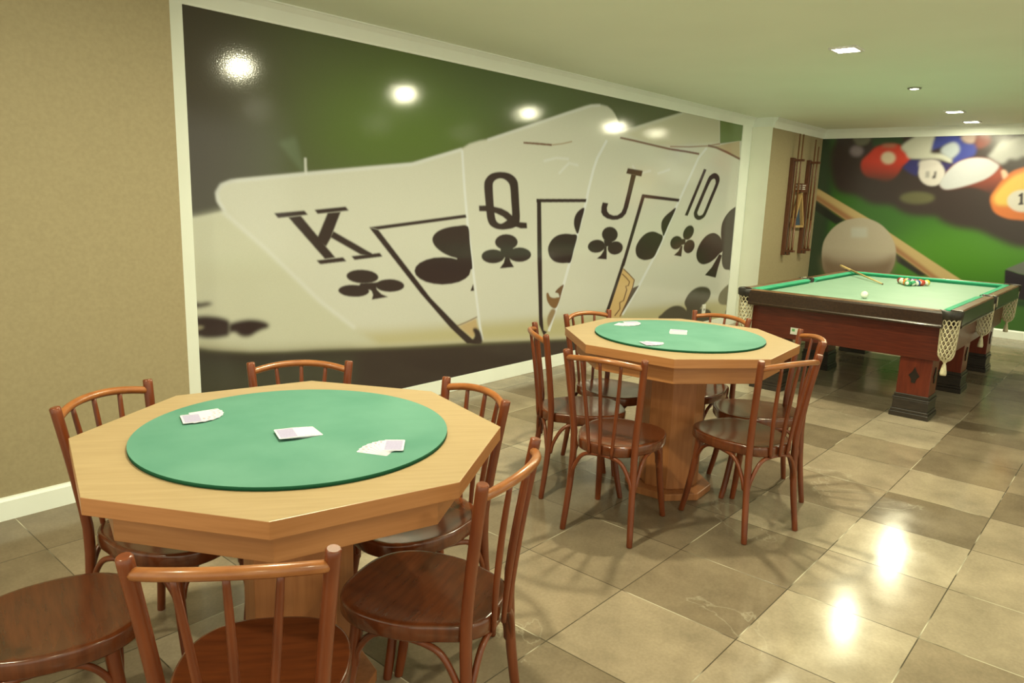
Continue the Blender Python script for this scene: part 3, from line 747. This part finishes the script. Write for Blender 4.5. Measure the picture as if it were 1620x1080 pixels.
# the same lamps go on over the part of the room beside and behind the camera
UNSEEN = 'square recessed ceiling light outside the picture'
for i, (x, y, p) in enumerate(((-.80, .40, 1.0), (1.05, .38, 1.1), (-2.7, .4, .6), (-2.7, -2.4, .4), (-.8, -2.4, .45), (1.05, -2.4, .3), (2.82, -2.4, .08), (4.67, -2.4, .05), (6.43, -2.4, .05))):
    t = lamp('square', x, y, ('square ceiling light directly above the near card table', 'square ceiling light directly above the far card table')[i] if i < 2 else UNSEEN, p)
    if i > 1:
        t['group'] = 'ceiling lights outside the picture'

# ------------------------------------------------------------------ card tables
ZT = .778
def card_table(label, x, y, rot):
    t = thing('card_table', label, 'table', (x, y, 0), rot, None)
    k = MB()
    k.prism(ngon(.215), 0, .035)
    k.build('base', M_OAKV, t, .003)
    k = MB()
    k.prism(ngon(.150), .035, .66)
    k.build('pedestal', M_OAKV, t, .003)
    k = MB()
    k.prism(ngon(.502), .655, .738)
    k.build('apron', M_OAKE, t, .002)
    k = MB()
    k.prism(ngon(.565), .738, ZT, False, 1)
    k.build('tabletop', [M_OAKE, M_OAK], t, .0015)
    k = MB()
    k.prism(ngon(.409, 96), ZT, ZT + .010, True, 1)
    k.build('felt_disc', [M_FELTEDGE, M_FELT], t)
    return t
T1 = (-1.126, .371)
T2 = (1.038, .401)
card_table('near octagonal oak card table with green felt disc, largest in the picture', T1[0], T1[1], math.radians(142.08))
card_table('farther octagonal oak card table with green felt disc, standing before the pool table', T2[0], T2[1], math.radians(117.19))

# ------------------------------------------------------------------ bentwood chairs
H = .806
def post_pt(s, z):
    """centre line of a back post"""
    a = z / H
    y = -.212 + .036 * math.sin(min(a / .52, 1) * PI / 2) if a < .52 else -.176 - .048 * ((a - .52) / .48) ** 1.25
    hw = .157 - .018 * math.sin(min(z / .42, 1) * PI / 2) if z < .42 else .139 + .035 * ((z - .42) / (H - .42)) ** 1.1
    return Vector((s * hw, y, z))

def seat_outline(n=5):
    half = [(0, .212), (.078, .205), (.136, .175), (.173, .118), (.185, .045), (.178, -.035), (.152, -.105), (.124, -.164), (.084, -.198), (.042, -.208), (0, -.209)]
    pts = [(x, y, 0) for x, y in half] + [(-x, y, 0) for x, y in half[-2:0:-1]]
    return [(v.x, v.y) for v in smooth_path(pts, n, True)]

def make_chair(label):
    t = thing('bentwood_chair', label, 'chair')
    ol = seat_outline()
    k = MB()
    lv = [(.90, .374), (.988, .374), (1.0, .378), (1.0, .408), (.996, .4125), (.985, .4160), (.968, .4178), (.945, .4182), (.91, .4178), (.86, .4170), (.78, .4158), (.65, .4145), (.45, .4135), (.2, .413)]
    k.loft([[Vector((x * s, y * s, z)) for x, y in ol] for s, z in lv])
    k.build('seat', M_SEAT, t)
    for s in (-1, 1):
        k = MB()
        zs = [0, .004, .05, .12, .2, .28, .36, .44, .5, .58, .66, .74, .79, .803, .806]
        rs = [.0115, .0128, .0132, .0138, .0142, .0150, .0152, .0150, .0148, .0146, .0146, .0148, .0150, .0148, .0120]
        k.tube([post_pt(s, z) for z in zs], rs, 12)
        k.build('back_post', M_CHAIR, t)
    for s in (-1, 1):
        k = MB()
        path = smooth_path([(s * .138, .122, .384), (s * .142, .129, .30), (s * .148, .142, .20), (s * .156, .160, .09), (s * .163, .176, .012), (s * .164, .178, 0)], 4)
        n = len(path)
        k.tube(path, [.0175 - .0055 * i / (n - 1) for i in range(n)], 12)
        k.build('leg', M_CHAIR, t)
    ZRAIL = .770
    pr = post_pt(1, ZRAIL)
    def rail(u):
        return Vector((pr.x * u, pr.y - .050 * (1 - abs(u) ** 2.2), ZRAIL + .020 * (1 - abs(u) ** 2.2)))
    k = MB()
    k.tube([rail(u / 12) for u in range(-12, 13)], [.0105] + [.0122] * 23 + [.0105], 10)
    k.build('top_rail', M_RAIL, t)
    for q in (-1, 0, 1):
        k = MB()
        a = rail(q * .52)
        b = Vector((q * .050, -.2165 + abs(q) * .006, .372))
        path = smooth_path([a, a.lerp(b, .35) + Vector((0, .006, 0)), a.lerp(b, .7) + Vector((0, .006, 0)), b], 4)
        n = len(path)
        k.tube(path, [.0066 + .0022 * math.sin(PI * i / (n - 1)) for i in range(n)], 8)
        k.build('spindle', M_CHAIR, t)
    # bentwood arches under the seat
    def arch(a, b, za, zb, inset):
        """rod rising from leg point a to the seat underside and down again to leg point b"""
        a, b = Vector(a), Vector(b)
        m = inset
        p = [a + Vector((0, 0, za)), a.lerp(b, .03) + Vector((0, 0, za + .05)), a.lerp(b, .16) + Vector((0, 0, .345)), a.lerp(b, .34) + Vector((0, 0, .368)),
             a.lerp(b, .66) + Vector((0, 0, .368)), a.lerp(b, .84) + Vector((0, 0, .345)), a.lerp(b, .97) + Vector((0, 0, zb + .05)), b + Vector((0, 0, zb))]
        p = [v + Vector(m) * math.sin(PI * i / 7) for i, v in enumerate(p)]
        k = MB()
        path = smooth_path(p, 5)
        n = len(path)
        k.tube(path, [.0055 if i in (0, n - 1) else .0088 for i in range(n)], 8)
        k.build('brace', M_CHAIR, t)
    for s in (-1, 1):
        arch((s * .142, .126, 0), (s * .146, -.172, 0), .24, .225, (s * .012, 0, 0))
    arch((-.132, .134, 0), (.132, .134, 0), .26, .26, (0, .012, 0))
    arch((-.140, -.187, 0), (.140, -.187, 0), .225, .225, (0, -.012, 0))
    return t

CHAIRS = [
    ('bentwood chair behind the near card table in front of the plain beige wall', -1.281, .805, -2.704, 'near'),
    ('bentwood chair behind the near card table, back against the dark foot of the mural', -.844, .807, 2.509, 'near'),
    ('bentwood chair tucked under the right corner of the near card table', -.722, .347, 1.362, 'near'),
    ('bentwood chair showing its whole brown seat, right of the foreground chair', -.990, -.012, .349, 'near'),
    ('foreground bentwood chair seen from behind, top rail in front of the near table', -1.469, -.018, -.701, 'near'),
    ('bentwood chair cut off at the lower left corner, showing only seat and legs', -1.714, .530, -1.815, 'near'),
    ('bentwood chair at the left side of the far card table, back seen edge-on', .704, .724, -2.300, 'far'),
    ('bentwood chair at the front left of the far card table, seen squarely from behind', .489, .356, -1.388, 'far'),
    ('bentwood chair at the front right of the far card table', .909, -.024, -.348, 'far'),
    ('bentwood chair at the right of the far card table, overlapping the pool table', 1.325, .084, .644, 'far'),
    ('bentwood chair behind the far card table, back before the Q and J cards', 1.131, .815, 3.002, 'far'),
    ('bentwood chair behind the far card table, back before the 10 card', 1.495, .527, 1.474, 'far'),
]
GRP = {'near': 'bentwood chairs around the near card table', 'far': 'bentwood chairs around the far card table'}
proto = None
for lb, x, y, th, g in CHAIRS:
    if proto is None:
        proto = make_chair(lb)
        proto.location = (x, y, 0)
        proto.rotation_euler = (0, 0, th)
        proto['group'] = GRP[g]
    else:
        copy_tree(proto, (x, y, 0), th, lb, GRP[g])

# ------------------------------------------------------------------ playing cards
CW, CL, CT = .053, .083, .0005
def card_outline(w, l, r=.004):
    o = []
    for cx, cy, a0 in ((w / 2 - r, l / 2 - r, 0), (-w / 2 + r, l / 2 - r, 90), (-w / 2 + r, -l / 2 + r, 180), (w / 2 - r, -l / 2 + r, 270)):
        for q in range(4):
            a = math.radians(a0 + q * 30)
            o.append((cx + r * math.cos(a), cy + r * math.sin(a)))
    return o
def card_mesh(kind):
    k = MB()
    k.prism(card_outline(CW, CL), 0, CT)
    z = CT + .00012
    def patch(pts, mi):
        k.mi = mi
        k.quad([(x, y, z) for x, y in pts]) if len(pts) == 4 else None
        k.mi = 0
    if kind == 'back':
        a, b = CW / 2 - .005, CL / 2 - .005
        patch([(-a, -b), (a, -b), (a, b), (-a, b)], 1)
        ms = [M_CARD, M_CARDB]
    else:
        ms = [M_CARD, M_CARDR if kind == 'red' else M_CARDK]
        for sx, sy in ((-1, 1), (1, -1)):
            cx, cy = sx * (CW / 2 - .007), sy * (CL / 2 - .011)
            patch([(cx, cy - .006), (cx + .0035, cy), (cx, cy + .006), (cx - .0035, cy)], 1)
        for cx, cy in ((0, 0), (-.012, .018), (.012, .018), (-.012, -.018), (.012, -.018), (0, .03), (0, -.03)):
            patch([(cx, cy - .006), (cx + .005, cy), (cx, cy + .006), (cx - .005, cy)], 1)
    return k.mesh('playing_card', ms)
CARD_ME = {q: card_mesh(q) for q in ('back', 'red', 'dark')}
ZF = ZT + .0101
def put_card(kind, x, y, z, ang, label, group, tilt=0):
    o = bpy.data.objects.new('playing_card', CARD_ME[kind])
    COL.objects.link(o)
    o.location = (x, y, z)
    o.rotation_euler = (tilt, 0, ang)
    return tag(o, label, 'playing card', group)
def fan(px, py, a0, a1, n, where):
    """cards fanned about a pivot from direction a0 to a1 (degrees), the topmost lying face down"""
    g = 'cards of the %s' % where
    d = .045
    for i in range(n + 1):
        a = math.radians(a0 + (a1 - a0) * i / n)
        top = i == n
        put_card('back' if top else ('red' if i % 3 else 'dark'), px + d * math.cos(a), py + d * math.sin(a), ZF + i * .0007, a - PI / 2,
                 ('face-down violet card topping the %s' if top else 'white face-up playing card in the %s') % where, g)
def deck(x, y, ax, dirn, spread, n, where):
    g = 'cards of the %s' % where
    rg = random.Random(int(x * 100))
    dirn = math.radians(dirn)
    for i in range(n + 1):
        sft = spread * (1 - i / n)
        top = i == n
        put_card('back' if top else 'dark', x + sft * math.cos(dirn) + rg.uniform(-.001, .001), y + sft * math.sin(dirn) + rg.uniform(-.001, .001), ZF + i * .0007,
                 math.radians(ax + 7 * (1 - i / n)) - PI / 2, ('face-down violet card topping the %s' if top else 'white playing card in the %s') % where, g)

fan(-1.276, .670, -8, -109, 6, 'left fan on the near card table')
deck(-1.178, .332, 69, -8, .060, 11, 'spread pack mid near card table')
fan(-1.060, .045, 116, 46, 6, 'right fan on the near card table')
fan(1.085, .750, -165, -35, 6, 'back fan on the far card table')
deck(1.090, .430, 116, -155, .045, 9, 'spread pack mid far card table')
fan(.715, .400, -60, -125, 5, 'front fan on the far card table')

# ------------------------------------------------------------------ pool table
PX0, PX1, PY0, PYT = 3.25, 5.88, -.405, 1.105
ZR = .785
pt = thing('pool_table', 'heavy dark mahogany pool table with pale green baize and net pockets', 'pool table', ((PX0 + PX1) / 2, (PY0 + PYT) / 2, 0))
LX, LY = (PX1 - PX0) / 2, (PYT - PY0) / 2
RW = .072      # wooden rail width
ZBED = .750
# cloth bed
k = MB()
k.box((-LX + .05, -LY + .05, ZBED - .03), (LX - .05, LY - .05, ZBED))
k.build('bed', M_BAIZE, pt)
# wooden rails: six lengths between the pockets, rounded outer edge and a moulded lower lip
def rail_piece(p, q, n, m=M_DARKW):
    p, q, n = Vector((*p, 0)), Vector((*q, 0)), Vector((*n, 0))
    prof = [(-.0, .668), (.006, .672), (.010, .682), (.004, .690), (.004, ZR - .02), (0, ZR - .006), (-.010, ZR), (-RW + .006, ZR), (-RW, ZR - .004), (-RW, .70), (-RW, .668)]
    k = MB()
    k.loft([[p.lerp(q, s) + n * a + Vector((0, 0, z)) for a, z in prof] for s in (0, 1)], True, False)
    for f in k.bm.faces:      # varnish worn through along the top
        f.material_index = 1 if len(f.verts) == 4 and f.calc_center_median().z > ZR - .004 else 0
    return k.build('rail', [m, M_RAILTOP], pt, .002)
def cushion(p, q, n):
    p, q, n = Vector((*p, 0)), Vector((*q, 0)), Vector((*n, 0))
    d = (q - p).normalized()
    rings = []
    for s, sh in ((0, 1), (1, -1)):
        e = p if s == 0 else q
        rings.append([e + d * sh * g + n * a + Vector((0, 0, z)) for a, z, g in ((-RW, ZR - .001, 0), (-RW - .048, ZR - .006, .034), (-RW - .052, ZR - .012, .036), (-RW - .034, ZBED, .022), (-RW, ZBED, 0))])
    k = MB()
    k.loft(rings, True, False)
    return k.build('cushion', M_CUSH, pt, .001)
GC, GS = .092, .055
sides = []
for sx in (-1, 1):
    sides.append(((sx * LX, -LY + GC), (sx * LX, LY - GC), (sx, 0)))
for sy in (-1, 1):
    sides.append(((-LX + GC, sy * LY), (-GS, sy * LY), (0, sy)))
    sides.append(((GS, sy * LY), (LX - GC, sy * LY), (0, sy)))
for p, q, n in sides:
    rail_piece(p, q, n)
    cushion(p, q, n)
# mahogany skirt under the rails
A0, A1 = .095, .125
for a, b in (((-LX + A0, -LY + A0, .43), (-LX + A1, LY - A0, .69)), ((LX - A1, -LY + A0, .43), (LX - A0, LY - A0, .69)),
             ((-LX + A1, -LY + A0, .43), (LX - A1, -LY + A1, .69)), ((-LX + A1, LY - A1, .43), (LX - A1, LY - A0, .69))):
    k = MB()
    k.box(a, b)
    k.build('skirt', M_MAHOG, pt, .003)
# six square legs with stepped black plinths
def pool_leg(x, y, orn):
    h = .103
    k = MB()
    k.box((x - h, y - h, .16), (x + h, y + h, .69))
    lg = k.build('leg', M_MAHOGV, pt, .004)
    k = MB()
    for z0, z1, e in ((0, .035, .022), (.035, .055, .016), (.055, .125, .010), (.125, .140, .014), (.140, .165, .006)):
        k.box((x - h - e, y - h - e, z0), (x + h + e, y + h + e, z1))
    k.build('plinth', M_BLACKW, lg, .003)
    if orn:
        for axis in orn:
            k = MB()
            zc = .30
            dia = [(0, .062), (.012, .03), (.034, 0), (.016, -.022), (.012, -.05), (-.012, -.05), (-.016, -.022), (-.034, 0), (-.012, .03)]
            if axis == 'x':
                k.loft([[Vector((x - h - t_, y + a, zc + b)) for a, b in dia] for t_ in (-.002, .007)], True, False)
            else:
                k.loft([[Vector((x + a, y - h - t_, zc + b)) for a, b in dia] for t_ in (-.002, .007)], True, False)
            k.build('ornament', M_INLAY, lg)
for lx, o in ((-LX + .240, ('x', 'y')), (.0, ('y',)), (LX - .240, ('y',))):
    for sy in (-1, 1):
        pool_leg(lx, sy * (LY - .240), o if sy < 0 else (('x',) if lx < -1 else None))
# pockets: leather lip, knotted net and tassel
def pocket(x, y, ang, side=False):
    """ang: outward direction"""
    R = .056
    t0 = Vector((math.cos(ang), math.sin(ang), 0))
    n0 = Vector((-t0.y, t0.x, 0))
    c = Vector((x, y, 0)) - t0 * (.030 if side else .010)
    k = MB()
    arc = [c + t0 * R * math.cos(a) + n0 * R * math.sin(a) for a in [math.radians(-125 + 250 * i / 16) for i in range(17)]]
    rings = []
    for p in arc:
        d = (p - c).normalized()
        rings.append([p + d * a + Vector((0, 0, z)) for a, z in ((-.006, ZR - .004), (.012, ZR + .003), (.020, ZR - .006), (.017, ZR - .050), (.0, ZR - .060), (-.006, ZR - .05))])
    k.loft(rings, True, True)
    pk = k.build('pocket', M_LEATHER, pt)
    # black disc on the bed in place of the shade in the pocket
    k = MB()
    k.lathe([(R - .004, 0), (R - .004, .003)], (c.x, c.y, ZBED + .0005), 24)
    k.build('pocket_shade', M_POCKETSHADE, pk)
    # net: diagonal cords on a bag surface
    zt, zb = ZR - .045, .445 if not side else .47
    N, Mz = 12, 11
    def bag(u, v):
        r = R * (.98 - .14 * v) * (1 if v < .78 else math.sqrt(max(0, 1 - ((v - .78) / .22) ** 2 * .95)))
        a = 2 * PI * u / N
        cc = c + t0 * .006
        return Vector((cc.x + r * math.cos(a), cc.y + r * math.sin(a), zt + (zb - zt) * v))
    k = MB()
    for i in range(N):
        for s_ in (-1, 1):
            # neighbouring cords meet in knots, part and meet the next cord: long hexagonal meshes
            pts = []
            for j in range(Mz):
                o_ = (.06 if j % 2 == 0 else .44) * s_
                for e in (.0, .55):
                    pts.append(bag(i + o_, (j + e) / Mz))
            pts.append(bag(i + s_ * .06, 1))
            k.tube(pts, .0036, 5, False)
    k.build('net', M_NET, pk)
    k = MB()
    bc = bag(0, 1)
    cx, cy = c.x + t0.x * .006, c.y + t0.y * .006
    k.lathe([(.022, .006), (.012, -.010), (.007, -.018), (.012, -.030), (.021, -.085), (.019, -.098), (.002, -.096)], (cx, cy, zb + .004), 14)
    k.build('tassel', M_NET, pk)
    # hanging loop over the rail
    if side:
        k = MB()
        for s in (-1, 1):
            k.tube([c + n0 * R * s * .9 + Vector((0, 0, ZR - .05)), c + n0 * R * s * .95 + t0 * .03 + Vector((0, 0, ZR + .004)), c + n0 * R * s * .3 + t0 * .072 + Vector((0, 0, ZR - .006)), c + t0 * .074 + Vector((0, 0, ZR - .08))], .0032, 6)
        k.build('cord', M_NET, pk)
for sx in (-1, 1):
    for sy in (-1, 1):
        pocket(sx * (LX - .052), sy * (LY - .052), math.atan2(sy, sx))
for sy in (-1, 1):
    pocket(0, sy * (LY - .028), sy * PI / 2, True)
# paper label on the near skirt
k = MB()
ys = .665 - (PY0 + PYT) / 2
k.box((-LX + .0935, ys - .035, .470), (-LX + .0950, ys + .035, .520))
k.mi = 1
k.box((-LX + .0930, ys + .002, .492), (-LX + .0934, ys + .024, .512))
k.build('sticker', [M_STICK, M_STICKG], pt)

# balls
BR_ = .0275
BALLC = {'yellow': (.75, .62, .10), 'blue': (.04, .08, .35), 'red': (.55, .06, .04), 'purple': (.16, .06, .25), 'orange': (.75, .25, .05), 'green': (.05, .35, .16), 'maroon': (.28, .05, .04), 'black': (.02, .02, .02), 'white': (.85, .83, .74)}
M_BALLW = mat('ball_white', BALLC['white'], .12, .5, coat=.4)
def ball(x, y, kind, label, rot, group=None):
    c, stripe = kind
    k = MB()
    prof = []
    nn = 16
    for i in range(nn + 1):
        a = -PI / 2 + PI * i / nn
        prof.append((BR_ * math.cos(a), BR_ * math.sin(a)))
    k.lathe(prof, n=28)
    k.bm.faces.ensure_lookup_table()
    for f in k.bm.faces:
        z = f.calc_center_median().z
        if stripe:
            f.material_index = 1 if abs(z) < BR_ * .5 else 0
        elif c != 'white':
            f.material_index = 0 if z > BR_ * .86 or z < -BR_ * .86 else 1
        f.smooth = True
    key = 'ball_' + c
    m2 = bpy.data.materials.get(key) or mat(key, BALLC[c], .12, .5, coat=.4)
    o = k.build('billiard_ball', [M_BALLW, m2] if c != 'white' else M_BALLW)
    o.location = (x, y, ZBED + BR_ + .0006)
    o.rotation_euler = rot
    return tag(o, label, 'ball', group)
rg = random.Random(5)
KINDS = [('yellow', 0), ('red', 0), ('purple', 1), ('orange', 0), ('black', 0), ('green', 1), ('yellow', 1), ('blue', 1), ('maroon', 1), ('red', 1),
         ('maroon', 0), ('yellow', 1), ('green', 0), ('red', 0), ('yellow', 0)]
KINDS = [('green', 0), ('orange', 1), ('green', 1), ('maroon', 1), ('black', 0), ('blue', 1), ('yellow', 1), ('purple', 1), ('red', 1), ('red', 0),
         ('maroon', 0), ('yellow', 0), ('blue', 0), ('orange', 0), ('yellow', 1)]
BX, BY = 5.10, .345
i = 0
names = {}
for row in range(5):
    for j in range(row + 1):
        c, st = KINDS[i]
        x = BX + row * BR_ * 1.735
        y = BY + (row / 2 - j) * BR_ * 2.004
        where = ['at the front tip of the racked balls', 'in the second row of racked balls', 'in the third row of racked balls', 'in the fourth row of racked balls', 'in the farthest row of racked balls'][row]
        side = '' if row == 0 else [' at its left end', ' at its right end'][0 if j == 0 else 1] if j in (0, row) else ' within the row'
        lab = '%s ball %s%s' % (('%s striped white' % c) if st else ('solid %s' % c), where, side)
        names[lab] = names.get(lab, 0) + 1
        ball(x, y, (c, st), lab, (rg.uniform(.6, 2), rg.uniform(0, 6), rg.uniform(0, 6)), 'racked pool balls')
        i += 1
ball(3.765, .325, ('white', 0), 'plain white cue ball lying alone near the front rail', (0, 0, 0))

# cues
def cue(name, p, q, label, r0=.0060, r1=.0125, group=None):
    p, q = Vector(p), Vector(q)
    L = (q - p).length
    t = thing(name, label, 'cue', p, 0, group)
    t.rotation_euler = (q - p).to_track_quat('Z', 'Y').to_euler()
    rr = lambda s: r0 + (r1 - r0) * s
    k = MB()
    k.tube([(0, 0, .012), (0, 0, L * .3), (0, 0, L * .72)], [rr(0), rr(.3), rr(.72)], 12)
    k.build('shaft', M_CUEW if group is None else M_CUED, t)
    k = MB()
    k.tube([(0, 0, L * .72), (0, 0, L * .97), (0, 0, L)], [rr(.72), rr(1), rr(1) * .9], 12)
    k.build('butt', M_CUEW if group is None else M_CUED, t)
    k = MB()
    k.tube([(0, 0, 0), (0, 0, .012)], [r0 * .9, r0], 10)
    k.build('tip', M_CUED, t)
    return t
a = Vector((4.985, .520, ZBED + .0075))
b = Vector((5.851, 1.123, .8085))
cue('pool_cue', a, a + (b - a) * 1.14, 'pale maple cue lying on the baize, resting over the far left corner pocket')

# ------------------------------------------------------------------ cue racks on the end wall
def cue_rack(x, label):
    t = thing('cue_rack', label, 'cue rack', (x, YB, 0), 0, 'wall cue racks')
    k = MB()
    k.box((-.030, -.050, .820), (.030, 0, 1.985))
    k.build('backboard', M_RACK, t, .003)
    for nm, z, d in (('holder_arm', 1.955, .155), ('foot_shelf', .872, .155)):
        k = MB()
        if nm == 'foot_shelf':
            k.box((-.028, -d, z - .013), (.028, -.018, z + .013))
        else:      # two prongs with the cues standing between them
            k.box((-.030, -d, z - .013), (-.016, -.050, z + .013))
            k.box((.016, -d, z - .013), (.030, -.050, z + .013))
        k.build(nm, M_RACK, t, .002)
    k = MB()
    k.box((-.028, -.095, .822), (.028, -.070, .8585))
    k.build('foot_block', M_RACK, t, .002)
    return t
cue_rack(6.90, 'left dark wooden cue rack on the beige end wall')
cue_rack(7.44, 'right dark wooden cue rack on the beige end wall beside the ball mural')
for x, d, zt, lb in ((6.900, .080, 2.262, 'cue standing in the left wall rack, nearer the wall'), (6.900, .122, 2.255, 'cue standing in the left wall rack, farther from the wall'),
                     (7.440, .080, 2.235, 'tall cue standing in the right wall rack'), (7.440, .122, 2.150, 'shorter cue standing in the right wall rack')):
    cue('pool_cue', (x, YB - d, zt), (x, YB - d, .8855), lb, .0075, .0155, 'cues in the wall racks')
# triangle frame and small chalk box hanging between the racks
t = thing('ball_triangle', 'wooden ball triangle with blue panel behind it hanging between the cue racks', 'ball rack', (7.215, YB, 0))
pts = [(0, 1.575), (-.165, 1.165), (.165, 1.165)]
def bar(k, p, q, w, y0, y1):
    p, q = Vector((p[0], 0, p[1])), Vector((q[0], 0, q[1]))
    d = (q - p).normalized()
    n = Vector((-d.z, 0, d.x)) * w / 2
    k.loft([[p + n + Vector((0, y, 0)), p - n + Vector((0, y, 0)), q - n + Vector((0, y, 0)), q + n + Vector((0, y, 0))] for y in (y0, y1)], True, False)
for a_, b_ in ((0, 1), (0, 2), (1, 2)):
    k = MB()
    bar(k, pts[a_], pts[b_], .028, -.062, -.012)
    k.build('side', M_TRI, t, .002)
k = MB()
k.loft([[Vector((x * .9, y, 1.30 + (z - 1.30) * .9)) for x, z in pts] for y in (-.022, -.001)], True, False)
k.build('backing', M_BLUE, t)
t = thing('chalk_box', 'small dark wooden box with pale printed lines above the ball triangle', 'box', (7.215, YB, 0))
k = MB()
k.box((-.10, -.085, 1.585), (.10, 0, 1.690))
k.build('case', M_RACK, t, .003)
k = MB()
for i, (w0, z) in enumerate(((.075, 1.668), (.06, 1.645), (.07, 1.622))):
    k.box((-.1015, -.075, z - .004), (-.0995, -.075 + w0 * .9, z + .004))
    k.box((-.085, -.0865, z - .004), (-.085 + w0 * 1.5, -.0848, z + .004))
k.build('printed_lines', M_STICK, t)

# socket cover low on the mural
t = thing('wall_socket', 'small white socket plate low on the card mural by the 10 card', 'socket', (5.40, CARD_Y, .245))
k = MB()
k.box((-.038, -.012, -.058), (.038, 0, .058))
k.build('plate', M_PLASTIC, t, .003)
k = MB()
k.box((-.014, -.0135, -.012), (.014, -.0115, .012))
k.build('outlet', M_LAMPR, t)
